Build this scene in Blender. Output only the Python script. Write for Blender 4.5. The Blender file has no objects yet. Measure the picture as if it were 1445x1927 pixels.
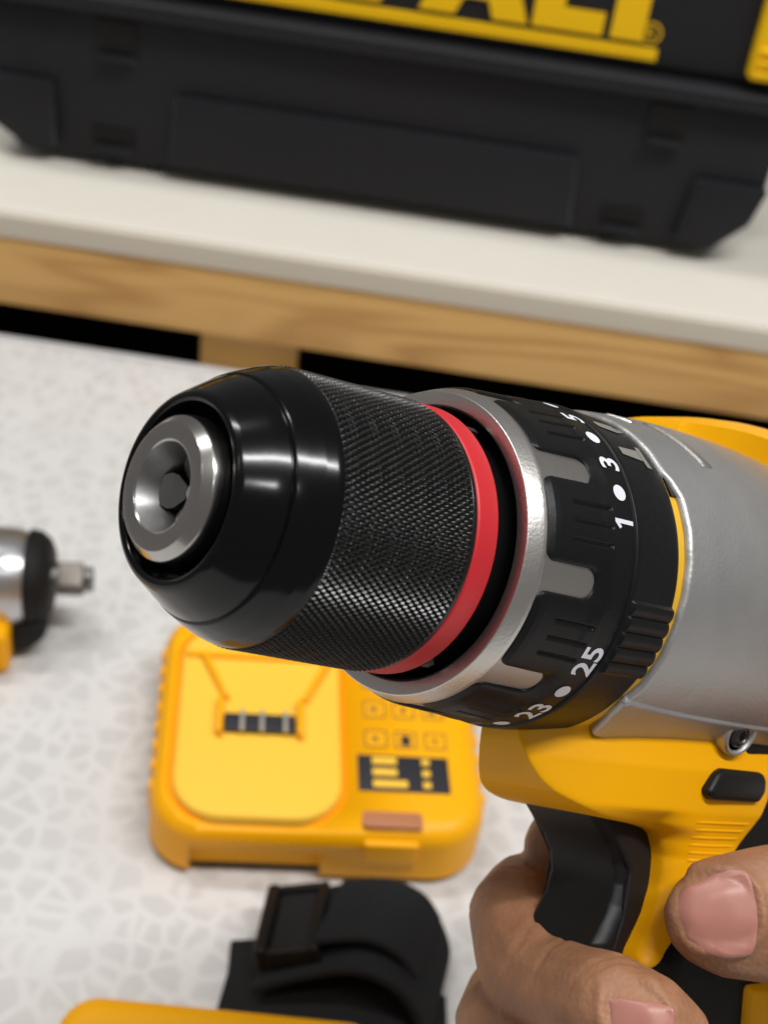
import bpy, bmesh, math, random
import numpy as np
from mathutils import Vector, Matrix
from mathutils.bvhtree import BVHTree

random.seed(7)
SC = bpy.context.scene
COL = SC.collection
R_ = math.radians

# ------------------------------------------------------------------ camera
PITCH, ROLL = R_(38), math.atan2(.151, .989)
F = Vector((0, math.cos(PITCH), -math.sin(PITCH)))
U0 = Vector((0, math.sin(PITCH), math.cos(PITCH)))
RIGHT = math.cos(ROLL) * Vector((1, 0, 0)) + math.sin(ROLL) * U0
UP = -math.sin(ROLL) * Vector((1, 0, 0)) + math.cos(ROLL) * U0
CAM = Vector((0, 0, .435))
cd = bpy.data.cameras.new('camera')
cam = bpy.data.objects.new('camera', cd)
COL.objects.link(cam)
m = Matrix.Identity(4)
for i in range(3):
    m[i][0], m[i][1], m[i][2], m[i][3] = RIGHT[i], UP[i], -F[i], CAM[i]
cam.matrix_world = m
cd.sensor_fit = 'HORIZONTAL'
cd.sensor_width = 24
cd.lens = 24 * 2700 / 1445
cd.clip_start, cd.clip_end = .01, 50
cd.dof.use_dof = True
cd.dof.focus_distance = .232
cd.dof.aperture_fstop = 20
SC.camera = cam

# ------------------------------------------------------------------ light
w = bpy.data.worlds.new('World')
SC.world = w
w.use_nodes = True
bg = w.node_tree.nodes['Background']
bg.inputs[0].default_value = (1.0, .97, .94, 1)
bg.inputs[1].default_value = .17


def tube(name, a, b, width, power, color=(1, .99, .985)):
    a, b = Vector(a), Vector(b)
    l = bpy.data.lights.new(name, 'AREA')
    l.shape = 'RECTANGLE'
    l.size, l.size_y = (b - a).length, width
    l.energy, l.color = power, color
    o = bpy.data.objects.new(name, l)
    COL.objects.link(o)
    xax = (b - a).normalized()
    zax = Vector((0, 0, 1))
    zax = (zax - xax * zax.dot(xax)).normalized()
    yax = zax.cross(xax)
    mm = Matrix.Identity(4)
    c = (a + b) / 2
    for i in range(3):
        mm[i][0], mm[i][1], mm[i][2], mm[i][3] = xax[i], yax[i], zax[i], c[i]
    o.matrix_world = mm


tube('ceiling_tube_light', (-.05, -.22, 2.35), (1.75, .22, 2.35), .10, 46)
tube('ceiling_downlight', (.66, -1.06, 2.35), (.76, -1.03, 2.35), .10, 4)
tube('ceiling_tube_light', (-1.55, .70, 2.35), (-.15, .95, 2.35), .14, 24)
tube('ceiling_tube_light', (-2.2, -.7, 2.35), (-.9, -.4, 2.35), .14, 5)

SC.view_settings.view_transform = 'Standard'
SC.view_settings.look = 'None'
SC.view_settings.exposure = 0
SC.view_settings.gamma = 1
SC.render.engine = 'CYCLES'
SC.cycles.max_bounces = 8
SC.cycles.use_denoising = True

# ------------------------------------------------------------------ helpers


def mat(name, color, rough=.5, metal=0., bump=None, spec=.5, coat=0., sss=0., vary=None, build=None, aniso=0.):
    """bump = (scale, strength, distance); vary = (scale, amount) of colour variation"""
    M = bpy.data.materials.new(name)
    M.use_nodes = True
    nt = M.node_tree
    b = nt.nodes['Principled BSDF']
    b.inputs['Base Color'].default_value = (*color, 1)
    b.inputs['Roughness'].default_value = rough
    b.inputs['Metallic'].default_value = metal
    b.inputs['Specular IOR Level'].default_value = spec
    b.inputs['Coat Weight'].default_value = coat
    b.inputs['Coat Roughness'].default_value = .08
    b.inputs['Anisotropic'].default_value = aniso
    if sss:
        b.inputs['Subsurface Weight'].default_value = sss
        b.inputs['Subsurface Radius'].default_value = (.004, .0015, .0008)
        b.inputs['Subsurface Scale'].default_value = 1.0
    tc = nt.nodes.new('ShaderNodeTexCoord')
    if vary:
        n = nt.nodes.new('ShaderNodeTexNoise')
        n.inputs['Scale'].default_value = vary[0]
        n.inputs['Detail'].default_value = 5
        nt.links.new(tc.outputs['Object'], n.inputs['Vector'])
        mr = nt.nodes.new('ShaderNodeMapRange')
        mr.inputs[3].default_value, mr.inputs[4].default_value = 1 - vary[1], 1 + vary[1]
        nt.links.new(n.outputs['Fac'], mr.inputs[0])
        hs = nt.nodes.new('ShaderNodeHueSaturation')
        hs.inputs['Color'].default_value = (*color, 1)
        nt.links.new(mr.outputs[0], hs.inputs['Value'])
        nt.links.new(hs.outputs[0], b.inputs['Base Color'])
        mr2 = nt.nodes.new('ShaderNodeMapRange')
        mr2.inputs[3].default_value, mr2.inputs[4].default_value = max(0, rough - vary[1] * .4), rough + vary[1] * .4
        nt.links.new(n.outputs['Fac'], mr2.inputs[0])
        nt.links.new(mr2.outputs[0], b.inputs['Roughness'])
    if bump:
        n = nt.nodes.new('ShaderNodeTexNoise')
        n.inputs['Scale'].default_value = bump[0]
        n.inputs['Detail'].default_value = 3
        nt.links.new(tc.outputs['Object'], n.inputs['Vector'])
        bp = nt.nodes.new('ShaderNodeBump')
        bp.inputs['Strength'].default_value = bump[1]
        bp.inputs['Distance'].default_value = bump[2]
        nt.links.new(n.outputs['Fac'], bp.inputs['Height'])
        nt.links.new(bp.outputs[0], b.inputs['Normal'])
    if build:
        build(nt, b, tc)
    return M


def mesh_obj(name, verts, faces, material, parent=None, smooth=40, recalc=True, kind=None):
    me = bpy.data.meshes.new(name)
    me.from_pydata([tuple(v) for v in verts], [], [tuple(f) for f in faces])
    if recalc:
        bm = bmesh.new()
        bm.from_mesh(me)
        bmesh.ops.recalc_face_normals(bm, faces=bm.faces)
        bm.to_mesh(me)
        bm.free()
    me.update()
    return link(name, me, material, parent, smooth, kind)


def link(name, me, material, parent=None, smooth=40, kind=None):
    if smooth:
        me.polygons.foreach_set('use_smooth', [True] * len(me.polygons))
        if smooth < 180:
            me.set_sharp_from_angle(angle=R_(smooth))
    me.materials.append(material)
    o = bpy.data.objects.new(name, me)
    COL.objects.link(o)
    if parent:
        o.parent = parent
    if kind:
        o['kind'] = kind
    return o


def empty(name, matrix=None):
    o = bpy.data.objects.new(name, None)
    o.empty_display_size = .02
    COL.objects.link(o)
    if matrix is not None:
        o.matrix_world = matrix
    return o


def tag(o, label, cat, group=None):
    o['label'], o['category'] = label, cat
    if group:
        o['group'] = group
    return o


def box_vf(x0, x1, y0, y1, z0, z1):
    v = [(x0, y0, z0), (x1, y0, z0), (x1, y1, z0), (x0, y1, z0), (x0, y0, z1), (x1, y0, z1), (x1, y1, z1), (x0, y1, z1)]
    f = [(0, 3, 2, 1), (4, 5, 6, 7), (0, 1, 5, 4), (1, 2, 6, 5), (2, 3, 7, 6), (3, 0, 4, 7)]
    return v, f


def bevel_mesh(verts, faces, width, seg=3):
    me = bpy.data.meshes.new('tmp')
    me.from_pydata(verts, [], faces)
    bm = bmesh.new()
    bm.from_mesh(me)
    bmesh.ops.recalc_face_normals(bm, faces=bm.faces)
    if width:
        bmesh.ops.bevel(bm, geom=bm.edges[:], offset=width, segments=seg, profile=.6, affect='EDGES', clamp_overlap=True)
    bm.to_mesh(me)
    bm.free()
    return me


def box(name, x0, x1, y0, y1, z0, z1, material, parent=None, bev=.001, seg=3, kind=None):
    v, f = box_vf(x0, x1, y0, y1, z0, z1)
    return link(name, bevel_mesh(v, f, bev, seg), material, parent, 50, kind)


def rrect(x0, x1, y0, y1, r, n=8, inset=0.):
    x0, x1, y0, y1 = x0 + inset, x1 - inset, y0 + inset, y1 - inset
    r = max(r - inset, 1e-5)
    out = []
    for cx, cy, a0 in ((x1 - r, y1 - r, 0), (x0 + r, y1 - r, 90), (x0 + r, y0 + r, 180), (x1 - r, y0 + r, 270)):
        for k in range(n + 1):
            a = R_(a0 + 90 * k / n)
            out.append((cx + r * math.cos(a), cy + r * math.sin(a)))
    return out


def loft(name, rings, material, parent=None, smooth=40, cap=True, closed=True, recalc=True):
    n = len(rings[0])
    v = [p for r in rings for p in r]
    f = []
    for i in range(len(rings) - 1):
        for j in range(n if closed else n - 1):
            k = (j + 1) % n
            f.append((i * n + j, i * n + k, (i + 1) * n + k, (i + 1) * n + j))
    if cap:
        f.append(tuple(range(n)))
        f.append(tuple((len(rings) - 1) * n + j for j in range(n)))
    return mesh_obj(name, v, f, material, parent, smooth, recalc)


def rbox(name, x0, x1, y0, y1, z0, z1, r, fil, material, parent=None, n=8, fn=5):
    rings = [[(x, y, z0) for x, y in rrect(x0, x1, y0, y1, r, n)]]
    for k in range(fn + 1):
        a = R_(90 * k / fn)
        rings.append([(x, y, z1 - fil + fil * math.sin(a)) for x, y in rrect(x0, x1, y0, y1, r, n, fil * (1 - math.cos(a)))])
    return loft(name, rings, material, parent, 35)


def prism(name, pts, axis, lo, hi, material, parent=None, bev=0., seg=2, smooth=40):
    """polygon pts (2D) extruded along axis ('x','y','z') from lo to hi"""
    def P3(p, h):
        a, b = p
        return {'x': (h, a, b), 'y': (a, h, b), 'z': (a, b, h)}[axis]
    n = len(pts)
    v = [P3(p, lo) for p in pts] + [P3(p, hi) for p in pts]
    f = [tuple(range(n)), tuple(range(n, 2 * n))] + [(i, (i + 1) % n, n + (i + 1) % n, n + i) for i in range(n)]
    me = bevel_mesh(v, f, 0)
    if bev:
        bm = bmesh.new()
        bm.from_mesh(me)
        bmesh.ops.bevel(bm, geom=[e for e in bm.edges if len(e.link_faces) == 2 and e.calc_face_angle(0) > R_(25)], offset=bev, segments=seg, profile=.5, affect='EDGES', clamp_overlap=True)
        bm.to_mesh(me)
        bm.free()
    return link(name, me, material, parent, smooth)


def evaluated(o):
    dg = bpy.context.evaluated_depsgraph_get()
    return bpy.data.meshes.new_from_object(o.evaluated_get(dg))


def remeshed(verts, faces, voxel, smooth_it, lam=.5):
    me = bpy.data.meshes.new('tmp')
    me.from_pydata(verts, [], faces)
    bm = bmesh.new()
    bm.from_mesh(me)
    bmesh.ops.recalc_face_normals(bm, faces=bm.faces)
    bm.to_mesh(me)
    bm.free()
    o = bpy.data.objects.new('tmp', me)
    COL.objects.link(o)
    r = o.modifiers.new('r', 'REMESH')
    r.mode, r.voxel_size, r.adaptivity = 'VOXEL', voxel, 0
    s = o.modifiers.new('s', 'SMOOTH')
    s.factor, s.iterations = lam, smooth_it
    out = evaluated(o)
    bpy.data.objects.remove(o)
    return out


def text_vf(txt, size, offset=0., extrude=0.):
    c = bpy.data.curves.new('t', 'FONT')
    c.body, c.size, c.offset, c.extrude = txt, size, offset, extrude
    c.align_x, c.align_y = 'CENTER', 'CENTER'
    c.resolution_u = 4
    o = bpy.data.objects.new('t', c)
    COL.objects.link(o)
    me = evaluated(o)
    bpy.data.objects.remove(o)
    v = np.array([x.co[:] for x in me.vertices])
    v[:, :2] -= (v[:, :2].max(0) + v[:, :2].min(0)) / 2
    return v, [tuple(p.vertices) for p in me.polygons]


def ray(px, py):
    return RIGHT * ((px - 722.5) / 2700) - UP * ((py - 963.5) / 2700) + F


def at(px, py, z):
    d = ray(px, py)
    return CAM + d * ((z - CAM.z) / d.z)


# ------------------------------------------------------------------ materials
def wood_nodes(nt, b, tc):
    mp = nt.nodes.new('ShaderNodeMapping')
    mp.inputs['Scale'].default_value = (2.1, 24, 17)
    nt.links.new(tc.outputs['Object'], mp.inputs['Vector'])
    n = nt.nodes.new('ShaderNodeTexNoise')
    n.inputs['Scale'].default_value = 1.0
    n.inputs['Detail'].default_value = 2
    n.inputs['Distortion'].default_value = .8
    nt.links.new(mp.outputs[0], n.inputs['Vector'])
    mul = nt.nodes.new('ShaderNodeMath')
    mul.operation = 'MULTIPLY'
    mul.inputs[1].default_value = 8
    nt.links.new(n.outputs['Fac'], mul.inputs[0])
    fr = nt.nodes.new('ShaderNodeMath')
    fr.operation = 'PINGPONG'
    fr.inputs[1].default_value = .5
    nt.links.new(mul.outputs[0], fr.inputs[0])
    mp2 = nt.nodes.new('ShaderNodeMapping')
    mp2.inputs['Scale'].default_value = (20, 600, 600)
    nt.links.new(tc.outputs['Object'], mp2.inputs['Vector'])
    n2 = nt.nodes.new('ShaderNodeTexNoise')
    n2.inputs['Scale'].default_value = 1.0
    nt.links.new(mp2.outputs[0], n2.inputs['Vector'])
    add = nt.nodes.new('ShaderNodeMath')
    add.operation = 'MULTIPLY_ADD'
    add.inputs[1].default_value = .5
    nt.links.new(n2.outputs['Fac'], add.inputs[0])
    nt.links.new(fr.outputs[0], add.inputs[2])
    cr = nt.nodes.new('ShaderNodeValToRGB')
    cr.color_ramp.elements[0].position, cr.color_ramp.elements[1].position = .05, .62
    cr.color_ramp.elements[0].color = (.44, .205, .045, 1)
    cr.color_ramp.elements[1].color = (.72, .425, .135, 1)
    nt.links.new(add.outputs[0], cr.inputs[0])
    nt.links.new(cr.outputs[0], b.inputs['Base Color'])


def pebble_nodes(nt, b, tc):
    nz = nt.nodes.new('ShaderNodeTexNoise')
    nz.inputs['Scale'].default_value = 70
    nt.links.new(tc.outputs['Object'], nz.inputs['Vector'])
    mx = nt.nodes.new('ShaderNodeMix')
    mx.data_type = 'VECTOR'
    mx.inputs[0].default_value = .006
    nt.links.new(tc.outputs['Object'], mx.inputs[4])
    nt.links.new(nz.outputs['Color'], mx.inputs[5])
    vo = nt.nodes.new('ShaderNodeTexVoronoi')
    vo.feature = 'DISTANCE_TO_EDGE'
    vo.inputs['Scale'].default_value = 96
    vo.inputs['Randomness'].default_value = .85
    nt.links.new(mx.outputs[1], vo.inputs['Vector'])
    n2 = nt.nodes.new('ShaderNodeTexNoise')
    n2.inputs['Scale'].default_value = 18
    n2.inputs['Detail'].default_value = 6
    nt.links.new(tc.outputs['Object'], n2.inputs['Vector'])
    cr = nt.nodes.new('ShaderNodeValToRGB')
    cr.color_ramp.elements[0].position, cr.color_ramp.elements[1].position = .03, .20
    cr.color_ramp.interpolation = 'EASE'
    cr.color_ramp.elements[0].color = (.69, .686, .672, 1)
    cr.color_ramp.elements[1].color = (.595, .589, .575, 1)
    nt.links.new(vo.outputs['Distance'], cr.inputs[0])
    m2 = nt.nodes.new('ShaderNodeMix')
    m2.data_type = 'RGBA'
    m2.inputs[7].default_value = (.635, .63, .615, 1)
    mr = nt.nodes.new('ShaderNodeMapRange')
    mr.inputs[1].default_value, mr.inputs[2].default_value = .50, .85
    nt.links.new(n2.outputs['Fac'], mr.inputs[0])
    nt.links.new(mr.outputs[0], m2.inputs[0])
    nt.links.new(cr.outputs[0], m2.inputs[6])
    nt.links.new(m2.outputs[2], b.inputs['Base Color'])


def web_nodes(nt, b, tc):
    wv = nt.nodes.new('ShaderNodeTexWave')
    wv.inputs['Scale'].default_value = 380
    wv.bands_direction = 'DIAGONAL'
    nt.links.new(tc.outputs['Object'], wv.inputs['Vector'])
    bp = nt.nodes.new('ShaderNodeBump')
    bp.inputs['Strength'].default_value = .6
    bp.inputs['Distance'].default_value = .0006
    nt.links.new(wv.outputs['Fac'], bp.inputs['Height'])
    nt.links.new(bp.outputs[0], b.inputs['Normal'])


def skin_nodes(nt, b, tc):
    n = nt.nodes.new('ShaderNodeTexNoise')
    n.inputs['Scale'].default_value = 90
    n.inputs['Detail'].default_value = 4
    nt.links.new(tc.outputs['Object'], n.inputs['Vector'])
    cr = nt.nodes.new('ShaderNodeValToRGB')
    cr.color_ramp.elements[0].position, cr.color_ramp.elements[1].position = .3, .7
    cr.color_ramp.elements[0].color = (.27, .125, .062, 1)
    cr.color_ramp.elements[1].color = (.41, .20, .104, 1)
    nt.links.new(n.outputs['Fac'], cr.inputs[0])
    nt.links.new(cr.outputs[0], b.inputs['Base Color'])
    n2 = nt.nodes.new('ShaderNodeTexVoronoi')
    n2.inputs['Scale'].default_value = 900
    nt.links.new(tc.outputs['Object'], n2.inputs['Vector'])
    bp = nt.nodes.new('ShaderNodeBump')
    bp.inputs['Strength'].default_value = .36
    bp.inputs['Distance'].default_value = .00035
    n3 = nt.nodes.new('ShaderNodeTexNoise')
    n3.inputs['Scale'].default_value = 260
    n3.inputs['Detail'].default_value = 5
    nt.links.new(tc.outputs['Object'], n3.inputs['Vector'])
    ad = nt.nodes.new('ShaderNodeMath')
    nt.links.new(n2.outputs['Distance'], ad.inputs[0])
    nt.links.new(n3.outputs['Fac'], ad.inputs[1])
    nt.links.new(ad.outputs[0], bp.inputs['Height'])
    nt.links.new(bp.outputs[0], b.inputs['Normal'])


M = dict(
    gloss=mat('black_oxide_polished', (.0016, .0016, .0022), .155, spec=.36, vary=(70, .10), bump=(260, .05, .0002)),
    knurl=mat('black_oxide_knurl', (.011, .0105, .010), .27, .35, spec=.8),
    steel=mat('machined_steel', (.50, .48, .46), .22, 1, vary=(60, .08), bump=(900, .08, .0001)),
    funnel=mat('turned_dark_steel', (.30, .295, .29), .40, 1, vary=(120, .2), bump=(700, .2, .0001)),
    bright=mat('bore_glint_pale', (.80, .79, .76), .45, .3),  # light on the bore wall put into a pale colour
    anvil=mat('anvil_steel', (.17, .155, .135), .45, 1),
    jaw=mat('jaw_steel', (.21, .205, .20), .40, 1, vary=(150, .25)),
    dark=mat('gap_shade', (.006, .006, .006), .6, spec=.1),  # shade of bore, neck gap and screw hollows put into the colour
    red=mat('red_ring_plastic', (.62, .022, .030), .42, bump=(120, .08, .0003)),
    blast=mat('blasted_aluminium', (.66, .64, .61), .36, 1, bump=(1600, .35, .00012), vary=(40, .05)),
    tab=mat('satin_aluminium', (.52, .50, .475), .40, 1, bump=(900, .3, .00012)),
    dial=mat('dial_black_plastic', (.0055, .0055, .006), .40, bump=(700, .3, .00015), vary=(50, .12), spec=.28),
    case_metal=mat('painted_magnesium', (.45, .445, .435), .44, .72, bump=(1300, .4, .00018), vary=(45, .20)),
    yellow=mat('drill_yellow', (.93, .425, .0), .42, spec=.22, bump=(900, .15, .0001), vary=(35, .04)),
    yring=mat('yellow_ring', (.82, .46, .02), .45),
    rubber=mat('black_rubber', (.006, .0055, .005), .65, spec=.3, bump=(800, .3, .0002)),
    trig=mat('trigger_plastic', (.0035, .0035, .004), .50, spec=.42),
    boot=mat('switch_plastic', (.010, .0085, .0085), .6, spec=.3),
    white=mat('white_print', (.78, .80, .86), .5),
    greyprint=mat('worn_grey_print', (.24, .23, .20), .5),
    screw=mat('screw_steel', (.11, .11, .11), .28, 1),
    skin=mat('skin', (.4, .2, .12), .56, sss=.25, build=skin_nodes),
    nail=mat('fingernail', (.46, .20, .155), .38, sss=.25, spec=.45, vary=(110, .10)),
    nail_tip=mat('fingernail_edge', (.50, .34, .23), .4),
    cyel=mat('charger_yellow', (1.0, .46, .001), .40, spec=.30),
    plate=mat('charger_plate_yellow', (1.0, .60, .06), .45, spec=.25),
    cbase=mat('charger_base_black', (.03, .03, .03), .5),
    print_dark=mat('label_black', (.022, .022, .028), .45),
    print_grey=mat('icon_grey', (.13, .095, .035), .5),
    brown=mat('small_label', (.48, .19, .085), .5),
    fin=mat('contact_metal', (.55, .52, .46), .4, .6),
    blackp=mat('case_black_plastic', (.020, .020, .023), .42, spec=.12, bump=(500, .25, .0003), vary=(20, .1)),
    logo=mat('logo_yellow', (1.0, .60, .005), .5, spec=.2),
    wood=mat('wood_laminate', (.45, .25, .09), .45, build=wood_nodes),
    pebble=mat('pebble_laminate', (.75, .74, .71), .38, build=pebble_nodes),
    cream=mat('cream_laminate', (.73, .695, .61), .45, vary=(25, .03)),
    strip=mat('cream_edge_band', (.63, .575, .475), .5),
    alu=mat('table_edge_trim', (.62, .62, .62), .35, .3),
    floor=mat('floor_in_shade', (.03, .028, .025), .7, vary=(6, .2)),  # shade under the counter put into the floor colour
    shade=mat('shelf_board_in_shade', (.055, .036, .022), .6, vary=(8, .2)),  # colour carries the shade of the space below the countertop
    webbing=mat('nylon_webbing', (.011, .011, .0118), .75, spec=.3, build=web_nodes),
    buckle=mat('buckle_plastic', (.008, .008, .008), .45, spec=.2),
    wrench_metal=mat('wrench_silver', (.55, .55, .56), .3, .9, vary=(40, .06)),
)

_b = M['blackp'].node_tree.nodes['Principled BSDF']
_b.inputs['Sheen Weight'].default_value = .22          # fine-textured moulded plastic
_b.inputs['Sheen Roughness'].default_value = .35
_b.inputs['Sheen Tint'].default_value = (.85, .9, 1, 1)

# ------------------------------------------------------------------ the setting: two tables and the floor
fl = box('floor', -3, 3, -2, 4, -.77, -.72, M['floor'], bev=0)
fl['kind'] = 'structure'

ta = empty('display_table', Matrix.Translation((0, .1, -.72)))
tag(ta, 'white pebble-patterned laminate table that the yellow charger lies on', 'table')


def tpart(name, x0, x1, y0, y1, z0, z1, mt, parent, origin, bev=.002):
    o = box(name, x0, x1, y0, y1, z0, z1, mt, None, bev)
    o.data.transform(Matrix.Translation(-Vector(origin)))
    o.parent = parent
    return o


oa = (0, .1, -.72)
tpart('tabletop', -.9, .9, -.45, .6575, -.025, 0, M['pebble'], ta, oa, .0015)
tpart('edge_trim', -.9, .9, .658, .6625, -.026, .0005, M['alu'], ta, oa, .0012)
for lx in (-.85, .81):
    for ly in (-.42, .60):
        tpart('leg', lx, lx + .04, ly, ly + .04, -.72, -.0255, M['alu'], ta, oa)

tb = empty('wooden_counter', Matrix.Translation((0, 1.0, -.72)))
tag(tb, 'wood-fronted counter with cream top behind the near table, carrying the black case', 'counter')
ob = (0, 1.0, -.72)
tpart('countertop', -1.2, 1.2, .674, 1.35, .0555, .0708, M['cream'], tb, ob, .003)
tpart('edge_band', -1.2, 1.2, .6705, .6738, .0557, .0690, M['strip'], tb, ob, .001)
tpart('rail', -1.2, 1.2, .672, .694, .0136, .0552, M['wood'], tb, ob, .0015)
tpart('post', -.115, -.0605, .6755, .6915, -.72, .0133, M['wood'], tb, ob, .001)
tpart('post', 1.14, 1.195, .6755, .6915, -.72, .0133, M['wood'], tb, ob, .001)
tpart('post', -1.195, -1.14, .6755, .6915, -.72, .0133, M['wood'], tb, ob, .001)
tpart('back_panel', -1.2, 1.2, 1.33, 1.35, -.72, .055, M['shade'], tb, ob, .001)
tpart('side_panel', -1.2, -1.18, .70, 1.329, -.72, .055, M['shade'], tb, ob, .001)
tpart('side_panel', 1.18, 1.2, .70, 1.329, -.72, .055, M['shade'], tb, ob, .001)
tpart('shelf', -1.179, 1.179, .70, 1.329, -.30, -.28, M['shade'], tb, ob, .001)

# ------------------------------------------------------------------ black case on the counter
kc = empty('tool_case', Matrix.Translation((-.034, .738, .0712)))
tag(kc, 'large black plastic tool case with yellow logo standing on the cream counter', 'tool case')
CX = -.034


def cbox(name, x0, x1, y0, y1, z0, z1, mt=M['blackp'], bev=.002, parent=kc):
    """x, z in world metres, y in metres behind the front face"""
    return box(name, x0 - CX, x1 - CX, y0, y1, z0 - .0712, z1 - .0712, mt, parent, bev)


# lower shell: outline seen from the front, with chamfered lower corners
xl, xr = -.246, .1785
low = [(-.2315, .0755), (.158, .0755), (.1745, .0945), (xr, .118), (xr, .1600), (xl, .1600), (xl, .0915)]
prism('lower_shell', [(a - CX, b - .0712) for a, b in low], 'y', .0, .30, M['blackp'], kc, .003)
cbox('lid_rim', xl - .004, xr + .004, -.007, .305, .1602, .1690, bev=.003)
cbox('upper_shell', xl + .002, xr - .002, .004, .300, .1692, .251, bev=.006)
# proud panel in the middle, corner blocks, small recess ledges, feet
prism('front_panel', [(a - CX, b - .0712) for a, b in ((-.1475, .0802), (.0775, .0802), (.0745, .1205), (-.1445, .1205))], 'y', -.0062, .0005, M['blackp'], kc, .0020)
prism('corner_block', [(a - CX, b - .0712) for a, b in ((-.2280, .0802), (-.2115, .0802), (-.2125, .1185), (-.2465, .1185), (-.2465, .0925))], 'y', -.0062, .0005, M['blackp'], kc, .0020)
prism('corner_block', [(a - CX, b - .0712) for a, b in ((.1360, .0802), (.1570, .0802), (.1738, .0975), (.1790, .1185), (.1400, .1185))], 'y', -.0062, .0005, M['blackp'], kc, .0020)
for x0, x1, z0, z1 in ((-.187, -.168, .1365, .1560), (.108, .127, .1365, .1560), (-.190, -.170, .0850, .0955), (.0955, .1155, .0835, .0940)):
    fr = cbox('recess_shade', x0 - .0015, x1 + .0015, -.0012, .0006, z0, z1, M['rubber'], .0004)  # thin plate, shade of a recess put into its darker colour
    box('ledge', x0 - CX, x1 - CX, -.0050, -.0008, z0 - .0712 - .002, z0 - .0712 + .0008, M['blackp'], fr, .0006)
for x0 in (-.184, -.160, .0755, .0975):
    cbox('foot', x0, x0 + .0065, .004, .018, .0712, .0764, bev=.0012)
# logo: heavy letters and underline on the upper shell
LOGO_Y = .0038
LET = {
    'T': [(.36, 0), (.64, 0), (.64, .78), (1.0, .78), (1.0, 1), (0, 1), (0, .78), (.36, .78)],
    'L': [(0, 0), (1, 0), (1, .24), (.42, .24), (.42, 1), (0, 1)],
    'A': [(0, 0), (.33, 0), (.40, .20), (.62, .20), (.68, 0), (1, 0), (.68, 1), (.33, 1)],
    'W': [(.17, 0), (.41, 0), (.50, .45), (.59, 0), (.83, 0), (1, 1), (.74, 1), (.68, .45), (.60, 1), (.41, 1), (.32, .45), (.26, 1), (0, 1)],
    'E': [(0, 0), (1, 0), (1, .24), (.45, .24), (.45, .39), (.9, .39), (.9, .61), (.45, .61), (.45, .76), (1, .76), (1, 1), (0, 1)],
    'D': [(0, 0), (.6, 0), (.86, .10), (1, .34), (1, .66), (.86, .9), (.6, 1), (0, 1)],
}


def pface(px, py):
    d = ray(px, py)
    q = CAM + d * ((.738 + LOGO_Y) / d.y)
    return q.x, q.z


zb = pface(1180, 72)[1]
xA0, xA1 = pface(787, 15)[0], pface(992, 42)[0]
xL0, xL1 = pface(1000, 43)[0], pface(1132, 62)[0]
xT0, xT1 = pface(1147, 65)[0], pface(1208, 75)[0]
tw = (xT1 - xT0) / .28
HL = .047
logo = cbox('underline', pface(330, -40)[0], pface(1237, 95)[0], LOGO_Y - .0016, LOGO_Y + .0006, zb - .0092, zb - .0030, M['logo'], .0004)
logo['label'] = 'yellow bar under the logo lettering'
spots = [('T', xT0 - .36 * tw, xT0 + .64 * tw), ('L', xL0, xL1), ('A', xA0, xA1),
         ('W', xA0 - .098, xA0 - .004), ('E', xA0 - .147, xA0 - .102), ('D', xA0 - .205, xA0 - .151)]
for ch, x0, x1 in spots:
    prism('logo_letter', [(x0 + a * (x1 - x0) - CX, zb + b * HL - .0712) for a, b in LET[ch]], 'y', LOGO_Y - .0016, LOGO_Y + .0006, M['logo'], kc, 0)
    if ch == 'A':
        prism('letter_counter', [(x0 + a * (x1 - x0) - CX, zb + b * HL - .0712) for a, b in ((.44, .36), (.58, .36), (.51, .72))], 'y', LOGO_Y - .0020, LOGO_Y - .0015, M['blackp'], kc, 0)
# registered mark: ring and R
cxm, czm = pface(1224, 60)
ring = []
for rr in (.0058, .0047):
    ring.append([(cxm - CX + rr * math.cos(2 * math.pi * k / 24), LOGO_Y - .0012, czm - .0712 + rr * math.sin(2 * math.pi * k / 24)) for k in range(24)])
loft('registered_ring', ring, M['logo'], kc, 0, cap=False)
tv, tf = text_vf('R', .0085)
mesh_obj('registered_letter', [(a - CX + cxm, LOGO_Y - .0012, b + czm - .0712) for a, b, c in tv], tf, M['logo'], kc, 0, False)
# yellow side latch on the right
la = cbox('side_latch', .1505, .196, -.004, .05, .1755, .232, M['logo'], .004)
for k in range(3):
    box('latch_rib', .153 - CX, .194 - CX, -.0062, -.0035, .1790 - .0712 + k * .006, .1815 - .0712 + k * .006, M['logo'], la, .0008)

# ------------------------------------------------------------------ yellow charger
ca = empty('battery_charger', Matrix.Translation((-.006, .372, 0)) @ Matrix.Rotation(R_(8), 4, 'Z'))
tag(ca, 'yellow battery charger lying on the pebble-patterned table below the chuck', 'charger')
mm_ = .001
body = rbox('housing', -.0665, .0575, -.040, .076, .0035, .0285, .020, .0085, M['cyel'], ca, 10, 6)
cut = box('cutter', -.0505, -.0030, -.060, -.0355, -.01, .0165, M['cyel'], ca, .001)
bo = body.modifiers.new('b', 'BOOLEAN')
bo.object, bo.operation, bo.solver = cut, 'DIFFERENCE', 'EXACT'
bpy.context.view_layer.update()
pk = rbox('cutter2', -.0612, .0057, -.0387, .064, .0255, .05, .020, .001, M['cyel'], ca, 8, 2)
b2 = body.modifiers.new('b2', 'BOOLEAN')
b2.object, b2.operation, b2.solver = pk, 'DIFFERENCE', 'EXACT'
bpy.context.view_layer.update()
nm = evaluated(body)
body.modifiers.clear()
body.data = nm
bpy.data.objects.remove(cut)
bpy.data.objects.remove(pk)
rbox('base', -.0630, .0545, -.0350, .073, 0, .0055, .018, .001, M['cbase'], ca)
rbox('battery_plate', -.0590, .0035, -.0365, .062, .0250, .0306, .018, .0022, M['plate'], ca, 8, 4)
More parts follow.
